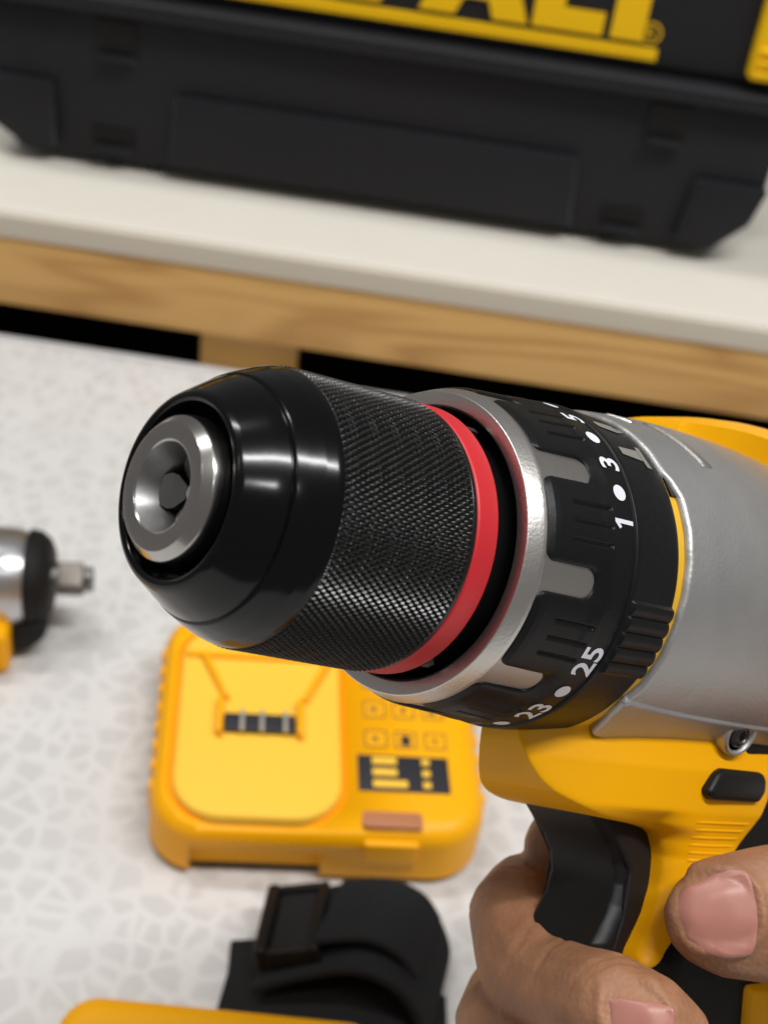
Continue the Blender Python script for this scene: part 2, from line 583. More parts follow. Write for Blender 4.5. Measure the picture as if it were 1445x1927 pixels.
# channel and rails
prism('rail', [(-.0515, .0425), (-.0490, .0425), (-.0395, .0195), (-.0415, .0195)], 'z', .0308, .0338, M['cyel'], ca, .0006)
prism('rail', [(-.0020, .0425), (.0005, .0425), (-.0098, .0195), (-.0118, .0195)], 'z', .0308, .0338, M['cyel'], ca, .0006)
prism('rail', [(-.0440, .0190), (-.0418, .0190), (-.0418, .0005), (-.0440, .0005)], 'z', .0308, .0350, M['cyel'], ca, .0006)
prism('rail', [(-.0135, .0190), (-.0113, .0190), (-.0113, .0005), (-.0135, .0005)], 'z', .0308, .0350, M['cyel'], ca, .0006)
box('plate_ridge', -.0575, .0020, .0425, .0450, .0308, .0325, M['cyel'], ca, .0006)
cs = box('contact_block', -.0412, -.0142, .0030, .0115, .0308, .0330, M['print_dark'], ca, .0005)
for fx in (-.0352, -.0277, -.0188):
    box('contact_fin', fx, fx + .0016, .0022, .0122, .0325, .0345, M['fin'], cs, .0002)
# status panel with yellow bars
sp = box('status_label', .0095, .0440, -.0205, -.0030, .0280, .0289, M['print_dark'], ca, .0002)
for k, (x0, x1) in enumerate(((.0150, .0243), (.0150, .0243), (.0150, .0280))):
    y0 = -.0075 - k * .0056
    box('status_bar', x0, x1, y0, y0 + .0034, .0288, .02915, M['plate'], sp, .0001)
    box('status_lamp', .0338, .0368, y0 + .0002, y0 + .0032, .0288, .02915, M['plate'], sp, .0001)
# pictogram prints
for gx in (.0170, .0285, .0400):
    for gy in (.0055, .0210, .0365):
        pg = box('pictogram', gx - .0042, gx + .0042, gy - .0042, gy + .0042, .0281, .02862, M['cyel'], ca, .0001)
        for (a, b, c, d) in ((-.0042, .0042, -.0042, -.0037), (-.0042, .0042, .0037, .0042), (-.0042, -.0037, -.0036, .0036), (.0037, .0042, -.0036, .0036)):
            box('outline', gx + a, gx + b, gy + c, gy + d, .0285, .02880, M['print_grey'], pg, 0)
        if gx == .0285 and gy == .0055:
            box('symbol', gx - .0018, gx + .0018, gy - .003, gy + .0022, .0285, .02884, M['print_dark'], pg, .0001)
        else:
            sx = random.uniform(.001, .0026)
            sy = random.uniform(.0008, .002)
            box('symbol', gx - sx, gx + sx * .7, gy - sy, gy + sy, .0285, .02884, M['print_grey'], pg, .0001)
rbox('small_badge', .0105, .0325, -.0372, -.0300, .0275, .0289, .0015, .0004, M['brown'], ca, 4, 3)
box('front_tab', .0115, .0315, -.0413, -.036, .0120, .0235, M['cyel'], ca, .0012)
for k in range(8):
    box('grip_ridge', -.0674, -.0600, .050 - k * .0098, .0545 - k * .0098, .010, .0235, M['cyel'], ca, .0015)
    box('grip_ridge', .0520, .0583, .050 - k * .0098, .0545 - k * .0098, .010, .0235, M['cyel'], ca, .0015)

# ------------------------------------------------------------------ impact wrench at the left edge
AX = Vector((.985, .155, .02)).normalized()
zz = (Vector((0, 0, 1)) - AX * AX.z).normalized()
yy = zz.cross(AX)
mw = Matrix.Identity(4)
for i in range(3):
    mw[i][0], mw[i][1], mw[i][2] = AX[i], yy[i], zz[i]
iw0 = at(92, 1088, .029)
mw.translation = iw0
iw = empty('impact_wrench', mw)
tag(iw, 'silver and black impact wrench with square anvil lying at the left edge', 'impact wrench')


def lathe_x(name, prof, material, parent, n=64, S=1., smooth=40):
    rings = [[(s * S, -r * math.cos(2 * math.pi * k / n) * S, r * math.sin(2 * math.pi * k / n) * S) for k in range(n)] for s, r in prof]
    return loft(name, rings, material, parent, smooth, cap=False)


lathe_x('gear_case', [(-.0085, .0), (-.0085, .0190), (-.012, .0205), (-.05, .0225), (-.066, .0232), (-.066, 0)], M['wrench_metal'], iw)
lathe_x('motor_housing', [(-.0655, 0), (-.0655, .0245), (-.070, .0262), (-.118, .0262), (-.128, .022), (-.130, 0)], M['yellow'], iw)
hb = rbox('handle', -.112, -.080, -.150, -.015, -.0165, .0150, .012, .008, M['rubber'], iw)
rbox('battery', -.135, -.062, -.200, -.151, -.0270, .0260, .010, .004, M['yellow'], iw)
lathe_x('nose_bumper', [(.0015, .0), (.0015, .008), (.002, .0130), (.0005, .0165), (-.003, .0195), (-.0075, .0205), (-.009, .0185)], M['rubber'], iw)
prism('bumper_skirt', [(-.0105, -.010), (.001, -.010), (.0005, -.0165), (-.006, -.0235), (-.017, -.0275), (-.022, -.016)], 'y', -.020, .014, M['rubber'], iw, .004)
lathe_x('anvil_shaft', [(.001, .0066), (.004, .0066), (.004, .0)], M['jaw'], iw, 32)
an = box('anvil', .0035, .0145, -.0056, .0056, -.0056, .0056, M['anvil'], iw, .0010)
an.rotation_euler = (R_(28), 0, 0)
lathe_x('anvil_ring', [(.0143, 0), (.0143, .0048), (.0160, .0053), (.0178, .0053), (.0183, .0045), (.0183, 0)], M['jaw'], iw, 32)
v, f = box_vf(-.082, -.0135, -.030, .020, -.028, -.006)
link('housing', bevel_mesh(v, f, .005, 4), M['yellow'], iw)
tv, tf = text_vf('X', .008, .0004)
mesh_obj('print', [(a - .0185, -.0212 * math.cos(R_(58) + b / .0212), .0212 * math.sin(R_(58) + b / .0212)) for a, b, c in tv], tf, M['print_dark'], iw, 0, False)

# ------------------------------------------------------------------ black strap with buckle
st = empty('nylon_strap', Matrix.Translation((.008, .292, 0)))
tag(st, 'black nylon strap folded with plastic buckle in front of the yellow charger', 'strap')


def ribbon(name, path, width_vec, thick, material, parent, n=40):
    """path: list of points; ribbon spans +-width_vec/2, thick along its normal"""
    P = [Vector(p) for p in path]
    pts = []
    for i in range(len(P) - 1):
        p0, p1, p2, p3 = P[max(i - 1, 0)], P[i], P[i + 1], P[min(i + 2, len(P) - 1)]
        for k in range(10):
            t = k / 10
            pts.append(.5 * ((2 * p1) + (-p0 + p2) * t + (2 * p0 - 5 * p1 + 4 * p2 - p3) * t * t + (-p0 + 3 * p1 - 3 * p2 + p3) * t ** 3))
    pts.append(P[-1])
    W = Vector(width_vec)
    rings = []
    for i, p in enumerate(pts):
        t = (pts[min(i + 1, len(pts) - 1)] - pts[max(i - 1, 0)]).normalized()
        nn = t.cross(W).normalized() * thick / 2
        nr = 36
        up_ = [tuple(p + W * (q_ / nr - .5) + nn * (1.0 if q_ % 2 else .72)) for q_ in range(nr + 1)]
        rings.append(up_ + [tuple(p + W / 2 - nn), tuple(p - W / 2 - nn)])
    return loft(name, rings, material, parent, 70)


ribbon('webbing', [(-.0375, -.022, .004), (-.022, -.021, .010), (0, -.020, .014), (.018, -.026, .012), (.030, -.034, .008), (.036, -.042, .002)], (.003, .043, .0), .0032, M['webbing'], st)
ribbon('webbing', [(-.024, .000, .0145), (-.010, .002, .022), (.008, .004, .027), (.024, .002, .022), (.0335, -.004, .010), (.0335, -.012, .0015)], (.006, .040, -.004), .0032, M['webbing'], st)
ribbon('webbing', [(-.020, .016, .002), (0, .020, .006), (.018, .021, .005), (.028, .021, .0015)], (.0, .012, .006), .002, M['webbing'], st)
ribbon('webbing', [(-.036, -.016, .0022), (-.020, -.015, .0060), (.002, -.014, .0085), (.022, -.018, .0065), (.040, -.026, .0030)], (-.004, .046, .0), .0026, M['webbing'], st)
ribbon('webbing', [(-.006, .0055, .0300), (.010, .0080, .0315), (.022, .0070, .0275), (.029, .0040, .0200)], (.007, .030, -.006), .0026, M['webbing'], st)
bk = empty('buckle')
bk.parent = st
bk.matrix_parent_inverse = Matrix.Identity(4)
bk.location = (-.016, .004, .022)
bk.rotation_euler = (R_(-16), R_(-18), R_(4))
box('bar', -.0120, -.0075, -.018, .018, -.003, .005, M['buckle'], bk, .0016)
box('bar', .0065, .0100, -.018, .018, -.003, .004, M['buckle'], bk, .0012)
box('side', -.0080, .0070, .0150, .0182, -.003, .0038, M['buckle'], bk, .0012)
box('side', -.0080, .0070, -.0182, -.0150, -.003, .0038, M['buckle'], bk, .0012)
box('tongue', -.0072, .0062, -.0146, .0146, -.0025, .0022, M['webbing'], bk, .001)

# ------------------------------------------------------------------ yellow housing peeking in at the lower edge
yb0 = at(118, 1893, .045)
yb = rbox('yellow_battery_pack', 0, .098, -.085, 0, 0, .045, .012, .006, M['cyel'])
yb.matrix_world = Matrix.Translation((yb0.x - .001, yb0.y + .0065, 0)) @ Matrix.Rotation(R_(3.2), 4, 'Z')
tag(yb, 'yellow plastic battery housing cut off by the lower edge, in front of the strap', 'battery')

# ------------------------------------------------------------------ the drill (units of .0215 m, x = back along the axis, z = up, camera side = -y)
U = .0215
cx_ = Vector((.71471963, .16903938, .67867631))
cy_ = Vector((-.68933872, .00616423, .72441296))
cz_ = Vector((.1182708, -.98559002, .12093108))
cP = Vector((-1.45124227, -.16864595, 9.34568726)) * U


def c2w(v):
    return RIGHT * v.x - UP * v.y + F * v.z


md = Matrix.Identity(4)
for k, ax in enumerate((c2w(cx_), c2w(cy_), c2w(cz_), CAM + c2w(cP))):
    for i in range(3):
        md[i][k] = ax[i]
drill = empty('power_drill', md)
tag(drill, 'yellow cordless drill with knurled black chuck and red ring held in a hand', 'drill')


def part(name):
    o = empty(name)
    o.parent = drill
    return o


def rnd(pts, rad, n=4):
    """round the inner corners of a polyline of (s, r)"""
    out = [pts[0]]
    for i in range(1, len(pts) - 1):
        a, b, c = np.array(pts[i - 1], float), np.array(pts[i], float), np.array(pts[i + 1], float)
        la_, lc = np.linalg.norm(a - b), np.linalg.norm(c - b)
        r = min(rad, la_ * .45, lc * .45)
        p, q = b + (a - b) / la_ * r, b + (c - b) / lc * r
        for k in range(n + 1):
            t = k / n
            out.append(tuple((1 - t) ** 2 * p + 2 * t * (1 - t) * b + t * t * q))
    out.append(pts[-1])
    return out


def lathe(name, prof, material, parent, n=160, smooth=40):
    return lathe_x(name, prof, material, parent, n, U, smooth)


def cyl(s, r, ph):
    return (s * U, -r * math.cos(ph) * U, r * math.sin(ph) * U)


# --- chuck
chuck = part('chuck')
lathe('funnel', [(.45, .20), (.25, .205), (.20, .215), (.012, .3065)], M['funnel'], chuck, 120, 60)
lathe('steel_nose', rnd([(.012, .305), (0, .317), (0, .432), (.006, .438), (.055, .488), (.065, .492), (.125, .503), (.130, .497), (.175, .505), (.30, .505)], .006, 2), M['steel'], chuck, 160, 25)
lathe('bore', [(.39, .205), (.9, .205), (.9, 0)], M['dark'], chuck, 64)
# three jaws closing on a small bore disc coloured as if lit, a dark gap between each pair
for k in range(3):
    a0 = 178 + 120 * k
    rings = []
    for ds in (0, .35):
        ring_ = []
        for rr, da in ((.062, -40), (.062, 0), (.062, 40), (.10, 46), (.15, 47), (.19, 40), (.232, 26), (.243, 0), (.232, -26), (.19, -40), (.15, -47), (.10, -46)):
            sl = (.150 if ds == 0 else .55) + (max(0, .235 - rr) * .52 if ds == 0 else 0)
            if ds:
                rr = min(rr, .20)
            ring_.append(cyl(sl, rr, R_(a0 + da)))
        rings.append(ring_)
    loft('jaw', rings, M['jaw'], chuck, 30)
lathe('bore_glint', [(.235, .0), (.235, .050), (.45, .050)], M['bright'], chuck, 6, 20)
lathe('front_sleeve', rnd([(.33, .50), (.30, .54), (.20, .575), (.12, .600), (.105, .630), (.115, .660), (.14, .682), (.30, .782), (.398, .842), (.404, .832), (.416, .832), (.424, .862), (.50, .900), (.60, .946), (.68, .974), (.725, .985), (.735, .975), (.76, .95)], .010, 3), M['gloss'], chuck, 256, 30)
# knurled sleeve: two crossing helical groove families as real relief
NS, NP = 200, 1560
s0, s1 = .728, 1.905
NSTART = 130
P_AX = 2 * math.pi / NSTART * 1.0 / math.tan(R_(31))
kv, kf = [], []
S_ = np.linspace(s0, s1, NS)
PH = np.linspace(0, 2 * np.pi, NP, endpoint=False)
SS, PP = np.meshgrid(S_, PH, indexing='ij')
ua = PP * NSTART / (2 * np.pi) + SS / P_AX
ub = PP * NSTART / (2 * np.pi) - SS / P_AX
tri = lambda t: np.abs(((t) % 1.0) - .5) * 2
ha, hb = 1 - tri(ua), 1 - tri(ub)
hgt = np.minimum(np.clip(hb * 1.25, 0, 1), .28 + .72 * np.clip(ha * 1.6, 0, 1))
env = np.clip(np.minimum((SS - s0) / .015, (s1 - SS) / .015), 0, 1)
base = .990 + (SS - s0) / (s1 - s0) * .038
RR = base - .022 + hgt * .026 * env
kv = np.stack([SS * U, -RR * np.cos(PP) * U, RR * np.sin(PP) * U], -1).reshape(-1, 3)
idx = np.arange(NS * NP).reshape(NS, NP)
q = np.stack([idx[:-1], np.roll(idx, -1, 1)[:-1], np.roll(idx, -1, 1)[1:], idx[1:]], -1).reshape(-1, 4)
mesh_obj('knurled_sleeve', kv.tolist(), q.tolist(), M['knurl'], chuck, 0, False)
lathe('sleeve_shoulder', rnd([(1.90, .99), (1.906, 1.016), (1.945, 1.016), (1.955, .98)], .006, 3), M['knurl'], chuck)
lathe('red_ring', rnd([(1.94, .97), (1.948, 1.012), (1.962, 1.024), (2.15, 1.026), (2.165, 1.016), (2.17, .97)], .008, 3), M['red'], chuck, 256)
lathe('rear_neck', rnd([(2.16, .99), (2.20, .985), (2.23, .93), (2.75, .93)], .01, 2), M['dark'], chuck)
# small lug seen in the dark gap
for ph0 in (-66, 54, 174):
    a = R_(ph0)
    v, f = box_vf(2.19, 2.27, -.03, .03, .92, 1.015)
    vv = [(s * U, (-math.cos(a) * r + math.sin(a) * t) * U, (math.sin(a) * r + math.cos(a) * t) * U) for s, t, r in v]
    mesh_obj('lug', vv, f, M['jaw'], chuck, 30)

# --- clutch collar
dial = part('clutch_collar')
lathe('silver_ring', rnd([(2.75, 1.04), (2.36, 1.045), (2.325, 1.050), (2.310, 1.066), (2.302, 1.165), (2.306, 1.172), (2.425, 1.216), (2.452, 1.222), (2.462, 1.219), (2.47, 1.212)], .006, 3), M['blast'], dial, 256, 25)
tabs = lathe('tab_sleeve', [(2.46, 1.2155), (3.10, 1.255)], M['tab'], dial, 256)
# black dial as relief: nine slots show the silver sleeve; pads carry three grooves each
NPH, NSS = 1800, 190
SL = np.concatenate([np.linspace(2.455, 2.475, 5), np.linspace(2.48, 3.13, 120)[0:], np.linspace(3.14, 3.355, 20), np.linspace(3.36, 3.38, 7), np.linspace(3.39, 3.895, 36), np.linspace(3.90, 3.925, 7)])
PHD = np.linspace(0, 2 * np.pi, NPH, endpoint=False)
SS, PP = np.meshgrid(SL, PHD, indexing='ij')
off = np.radians(30.5)
rel = (PP - off + np.radians(20)) % np.radians(40) - np.radians(20)      # angle from the nearest slot axis
arc = rel * 1.25
# slot shape: half width .118 with flared mouth, rounded end at s = 3.005
hwid = .108 + .055 * np.clip((2.56 - SS) / .11, 0, 1) ** 2
tipc = 3.005 - .095
d_str = np.abs(arc) - hwid
dx = np.maximum(SS - tipc, 0)
ax_ = np.maximum(np.abs(arc) - (.108 - .095), 0)
d_tip = np.sqrt(dx ** 2 + ax_ ** 2) - .095
d_slot = np.where(SS > tipc, d_tip, d_str)       # <0 inside the slot
top = np.interp(SS, [2.455, 2.475, 2.52, 3.0, 3.14, 3.36, 3.368, 3.40, 3.89, 3.91, 3.925], [1.205, 1.225, 1.243, 1.288, 1.313, 1.322, 1.338, 1.342, 1.338, 1.33, 1.30])
# pad crowning, finger scoops around the slot tips
pad = np.clip(1 - np.abs(np.abs(rel) - np.radians(20)) / np.radians(15), 0, 1)
fade = np.clip((SS - 2.47) / .1, 0, 1) * np.clip((3.15 - SS) / .1, 0, 1)
top = top + .012 * pad ** .5 * fade
scoop = np.exp(-((SS - 3.03) / .10) ** 2 - (arc / .15) ** 2)
top = top - .026 * scoop
# pad grooves
relp = (PP - off) % np.radians(40) - np.radians(20)
for g in (-6.2, 0, 6.2):
    dg_ = np.abs(relp - np.radians(g)) * 1.28
    m1 = np.clip((SS - 2.70) / .015, 0, 1) * np.clip((3.12 - SS) / .015, 0, 1)
    top = top - .022 * np.clip(1 - dg_ / .022, 0, 1) * m1
# raised ribs on the mode ring behind the numbers
phd = np.degrees((PP + np.pi) % (2 * np.pi) - np.pi)
for c0 in (-24.5, 155.5):
    dphi = (phd - c0 + 180) % 360 - 180
    inr = np.clip((13.5 - np.abs(dphi)) / 1.0, 0, 1) * np.clip((SS - 3.385) / .02, 0, 1)
    top = top + inr * (.012 + .026 * np.abs(np.sin(np.pi * (dphi + 13.5) / 5.4)) ** .7)
step = np.clip((d_slot + .004) / .012, 0, 1)
RR = np.where(step < 1, 1.19 + (top - .012 - 1.19) * step, top - .012 * np.exp(-np.maximum(d_slot - .008, 0) / .018))
kv = np.stack([SS * U, -RR * np.cos(PP) * U, RR * np.sin(PP) * U], -1).reshape(-1, 3)
n0, n1 = SS.shape
idx = np.arange(n0 * n1).reshape(n0, n1)
q = np.stack([idx[:-1], np.roll(idx, -1, 1)[:-1], np.roll(idx, -1, 1)[1:], idx[1:]], -1).reshape(-1, 4)
mesh_obj('number_dial', kv.tolist(), q.tolist(), M['dial'], dial, 50, False)


def dial_text(txt, s, ph_deg, size, material, name='numeral', r=1.318, offset=.012, rot=0):
    if txt == '1':
        g = [(-.02, -.36), (.10, -.36), (.10, .36), (.0, .36), (-.17, .20), (-.11, .11), (-.02, .19)]
        v, f = [(a * size, b * size, 0) for a, b in g], [tuple(range(len(g)))]
    else:
        v, f = text_vf(txt, size, offset * size)
    a0 = R_(ph_deg)
    out = []
    for x, y, z in v:
        x, y = x * math.cos(rot) - y * math.sin(rot), x * math.sin(rot) + y * math.cos(rot)
        ss = s - y
        rr = np.interp(ss, [3.0, 3.14, 3.36, 3.368, 3.40, 3.9], [1.288, 1.313, 1.322, 1.338, 1.342, 1.338]) + .0045
        out.append(cyl(ss, rr, a0 + x / rr))
    return mesh_obj(name, out, f, material, dial, 0, False)


marks = {12.7: '1', 34.6: '3', 58.5: '5', 82: '7', 106: '9', 130: '11', 154: '13', 178: '15', 202: '17', 226: '19', 250: '21', -62.5: '23', -35.0: '25'}
for a, t in marks.items():
    dial_text(t, 3.235, a, .285, M['white'], offset=.022)
for a in (23.3, 46.6, 70, 94, 118, 142, 166, 190, 214, 238, 262 + 6, -48.8, -77):
    n = 24
    pts = [cyl(3.235, 1.3215, R_(a))] + [cyl(3.235 + .066 * math.cos(2 * math.pi * k / n), 1.3225 + .0045 * math.cos(2 * math.pi * k / n) * 1.0, R_(a) + .066 / 1.32 * math.sin(2 * math.pi * k / n)) for k in range(n)]
    mesh_obj('dot', pts, [(0, 1 + k, 1 + (k + 1) % n) for k in range(n)], M['white'], dial, 0, False)


def dial_poly(name, polys, s, ph_deg, k, material):
    a0 = R_(ph_deg)
    v, f = [], []
    for poly in polys:
        i0 = len(v)
        for a, b in poly:
            v.append(cyl(s + a * k, 1.3465, a0 + b * k / 1.345))
        f.append(tuple(range(i0, len(v))))
    return mesh_obj(name, v, f, material, dial, 0, False)


# worn grey pictograms (bit and hammer) on the mode ring
dial_poly('mode_mark', [[(-.5, .10), (-.5, -.12), (.20, -.16), (.20, .16)], [(.24, .30), (.24, -.34), (.40, -.34), (.40, .30)]], 3.66, 42.5, .36, M['greyprint'])
dial_poly('mode_mark', [[(-.45, .12), (-.52, 0), (-.45, -.12), (.25, -.16), (.25, .16)], [(.27, .10), (.27, -.10), (.5, -.03), (.5, .03)]], 3.64, 57.0, .36, M['greyprint'])
lathe('yellow_ring', rnd([(3.90, 1.27), (3.905, 1.328), (3.955, 1.334), (4.15, 1.334)], .01, 2), M['yring'], dial)

tv, tf = box_vf(3.915, 4.06, R_(27.5), R_(37.5), 1.30, 1.352)
tabv = []
for a_, b_, c_ in tv:
    tabv.append(cyl(a_, c_, b_))
mesh_obj('stop_tab', tabv, tf, M['dial'], dial, 30)

# --- gear housing (silver), front edge notched, with lower ledge
gear = part('gear_housing')
n0, n1 = 60, 420
phs = np.radians(np.linspace(-66, 246, n1))
tt = np.linspace(0, 1, n0)
gv = []


def gear_front(pd):
    """front edge s as a function of angle in degrees"""
    return -.028 + .005 * math.sin(pd * .37) * math.sin(pd * .23 + 1) + float(np.interp(pd, [-66, -60, -50, -48, -45, -40, 20, 27, 32, 36, 40, 150, 200, 246], [4.06, 4.02, 3.95, 3.93, 3.96, 3.985, 4.015, 4.015, 3.98, 3.925, 3.92, 3.92, 3.985, 4.06]))


def gear_r(s, pd):
    r = float(np.interp(s, [3.9, 4.3, 4.6, 4.95, 5.5, 7.0], [1.378, 1.425, 1.452, 1.470, 1.488, 1.50]))
    if pd < -46 or pd > 226:
        q_ = pd if pd < 0 else 180 - pd
        # flat facet below the crease
        c = math.cos(R_(-56 + 0)) if False else math.cos(R_(q_ + 56))
        r = r * math.cos(R_(10)) / c * 1.0 - .0
        r += .030 * min(1, (-46 - q_) / .8)
    return r


for t in tt:
    for ph in phs:
        pd = math.degrees(ph)
        f0 = gear_front(pd)
        if t < .12:
            s = f0 + .010 * (t / .12)
            s = f0 + .045 * (t / .12) ** 2
            r = gear_r(s, pd) - .05 * (1 - t / .12) ** 2 - .0
        else:
            s = f0 + .045 + (7.0 - f0 - .045) * ((t - .12) / .88) ** 1.3
            r = gear_r(s, pd)
        gv.append(cyl(s, r, ph))
idx = np.arange(n0 * n1).reshape(n0, n1)
q = np.stack([idx[:-1, :-1], idx[:-1, 1:], idx[1:, 1:], idx[1:, :-1]], -1).reshape(-1, 4)
mesh_obj('shell', gv, q.tolist(), M['case_metal'], gear, 35, False)
# dark inner lip so the front edge has depth
gi = []
for k, (ds, dr) in enumerate(((0, -.05), (.0, -.06), (.10, -.065))):
    for ph in phs:
        pd = math.degrees(ph)
        gi.append(cyl(gear_front(pd) + ds, gear_r(3.95, pd) + dr, ph))
idx = np.arange(3 * n1).reshape(3, n1)
q = np.stack([idx[:-1, :-1], idx[:-1, 1:], idx[1:, 1:], idx[1:, :-1]], -1).reshape(-1, 4)
mesh_obj('inner_lip', gi, q.tolist(), M['case_metal'], gear, 0, False)


def surf_band(name, a, b, wid, lift, material, parent, n=24):
    """slim raised band on the gear shell from (s, deg) to (s, deg)"""
    rows = []
    for k in range(n + 1):
        t = k / n
        s, pd = a[0] + (b[0] - a[0]) * t, a[1] + (b[1] - a[1]) * t
        r = gear_r(s, pd)
        e = .3 if k in (0, n) else 1
        rows.append([cyl(s - wid / 2, r - .004, R_(pd)), cyl(s - wid / 2 * .7, r + lift * e, R_(pd)), cyl(s + wid / 2 * .7, r + lift * e, R_(pd)), cyl(s + wid / 2, r - .004, R_(pd))])
    return loft(name, rows, material, parent, 30, closed=False)


surf_band('raised_arc', (4.40, 68), (4.56, 42), .15, .014, M['blast'], gear)
surf_band('raised_arc', (4.10, 76), (4.16, 66), .07, .010, M['blast'], gear)
surf_band('raised_arc', (4.44, 116), (4.60, 139), .085, .012, M['blast'], gear)


def screw_at(s, pd, parent):
    """dark torx screw sunk in the lower flank of the gear housing"""
    r = gear_r(s, pd)
    d = Vector((.05, .93, .36)).normalized()
    rot = Vector((1, 0, 0)).rotation_difference(d).to_matrix().to_4x4()
    pos = Matrix.Translation(Vector(cyl(s, r - .01, R_(pd)))) @ rot
    rim = lathe_x('screw_recess', rnd([(-.02, .150), (-.045, .160), (-.05, .185), (-.02, .205), (.12, .215)], .015, 3), M['case_metal'], parent, 40, U)
    floor_ = lathe_x('recess_floor', [(.02, 0), (.02, .16), (-.02, .16)], M['dark'], rim, 40, U)  # near-black floor carries the recess shadow in its colour
    head = lathe_x('screw', rnd([(-.045, .0), (-.045, .06), (-.065, .066), (-.045, .115), (.02, .130)], .02, 3), M['screw'], parent, 40, U)
    sock = [(.056 if k % 2 == 0 else .038) for k in range(12)]
    mesh_obj('screw_socket', [(-.0475 * U, sock[k] * math.cos(math.pi * k / 6) * U, sock[k] * math.sin(math.pi * k / 6) * U) for k in range(12)] + [(-.047 * U, 0, 0)], [(12, k, (k + 1) % 12) for k in range(12)], M['dark'], head, 0)
    rim.matrix_local = pos
    head.matrix_local = pos


screw_at(5.55, -50.5, gear)

# --- yellow motor shell behind / above the gear housing
n0, n1 = 30, 200
ms = []
phs2 = np.radians(np.linspace(-40, 220, n1))
for t in np.linspace(0, 1, n0):
    for ph in phs2:
        pd = math.degrees(ph)
        pm = pd if pd <= 90 else 180 - pd
        f0 = float(np.interp(pm, [-40, 20, 40, 57, 66, 73, 90], [7.2, 6.7, 6.25, 5.82, 5.4, 5.0, 4.95]))
        s = f0 + (9.5 - f0) * max(0, (t - .1) / .9)
        r = float(np.interp(s, [4.9, 5.2, 5.6, 6.1, 7.0, 9.5], [1.535, 1.60, 1.685, 1.755, 1.80, 1.80]))
        if t < .1:
            r = 1.46 + (r - 1.46) * math.sin(t / .1 * math.pi / 2)
            s = f0 + .03 * (t / .1) ** 2
        ms.append(cyl(s, r, ph))
idx = np.arange(n0 * n1).reshape(n0, n1)
q = np.stack([idx[:-1, :-1], idx[:-1, 1:], idx[1:, 1:], idx[1:, :-1]], -1).reshape(-1, 4)
mesh_obj('motor_shell', ms, q.tolist(), M['yellow'], drill, 35, False)

lathe('motor_cap', rnd([(6.80, 1.50), (6.83, 1.74), (6.95, 1.797), (9.0, 1.79), (9.5, 1.66), (9.75, 1.30), (9.80, 0)], .12, 4), M['yellow'], drill, 96)

# --- yellow clamshell below the gear housing, running into the front of the handle
def extrude_body(outline, hw):
    n = len(outline)
    v = [(a, -hw, b) for a, b in outline] + [(a, hw, b) for a, b in outline]
    f = [tuple(range(n)), tuple(range(n, 2 * n))] + [(i, (i + 1) % n, n + (i + 1) % n, n + i) for i in range(n)]
    return v, f


def soft(name, outline, hw, material, voxel=.028, it=10, shape=None, parent=drill):
    v, f = extrude_body(outline, 1.0)
    me = bevel_mesh(v, f, 0)
    bm = bmesh.new()
    bm.from_mesh(me)
    bmesh.ops.triangulate(bm, faces=bm.faces)
    bm.to_mesh(me)
    bm.free()
    me2 = remeshed([tuple(x.co) for x in me.vertices], [tuple(p.vertices) for p in me.polygons], voxel, it)
    co = np.empty(len(me2.vertices) * 3)
    me2.vertices.foreach_get('co', co)
    co = co.reshape(-1, 3)
    co[:, 1] *= hw if shape is None else shape(co)
    co *= U
    me2.vertices.foreach_set('co', co.ravel())
    me2.update()
    me2.materials.clear()
    return link(name, me2, material, parent, 180)


def chaikin(p, it=2):
    for _ in range(it):
        q_ = []
        for i in range(len(p)):
            a, b = p[i], p[(i + 1) % len(p)]
            q_ += [(.75 * a[0] + .25 * b[0], .75 * a[1] + .25 * b[1]), (.25 * a[0] + .75 * b[0], .25 * a[1] + .75 * b[1])]
        p = q_
    return p


def handle_front(z):
    return np.interp(-z, [1.97, 2.05, 2.25, 2.5, 2.75, 2.95, 3.10, 3.6, 5.2], [4.92, 5.06, 5.17, 5.17, 5.09, 4.96, 4.85, 4.80, 4.95])


def body_shape(co):
    s, z = co[:, 0], co[:, 2]
    up = np.clip((z + 2.10) / .25, 0, 1)
    hwn = .90 * np.tanh(np.maximum(s - 3.32, .12) / 1.02)
    hwn = hwn * np.interp(z, [-2.0, -1.5, -1.2, -.8], [.97, 1.0, .93, .86])
    t = np.clip((s - handle_front(z) + .02) / .45, 0, 1)
    hwh = .80 * (.62 + .38 * np.sqrt(np.clip(1 - (1 - t) ** 2, 0, 1)))
    return hwh + (hwn - hwh) * up


outline = [(4.06, -.75), (4.06, -1.10), (3.54, -1.10), (3.56, -1.36), (3.64, -1.55), (3.78, -1.755), (4.05, -1.875), (4.32, -1.955), (4.6, -1.985), (4.78, -2.0)]
outline += [(float(handle_front(z)), z) for z in (-2.05, -2.15, -2.25, -2.4, -2.5, -2.65, -2.75, -2.85, -2.95, -3.05)]
outline += [(4.88, -3.17), (5.0, -3.14), (5.12, -2.98), (5.4, -2.68), (5.75, -2.35), (6.05, -2.05), (6.22, -1.80), (6.36, -1.4), (6.6, -.75)]
shell = soft('clamshell', chaikin(outline, 1), .85, M['yellow'], .024, 9, body_shape)


def grip_shape(co):
    s, z = co[:, 0], co[:, 2]
    t = np.clip((s - handle_front(z) - .03) / .45, 0, 1)
    t2 = np.clip((7.35 - s) / .6, 0, 1)
    h = .775 * (.60 + .40 * np.sqrt(np.clip(1 - (1 - t) ** 2, 0, 1)))
    return h * (.5 + .5 * np.sqrt(np.clip(1 - (1 - t2) ** 2, 0, 1))) * np.interp(z, [-1.9, -1.2], [1.0, 1.12])


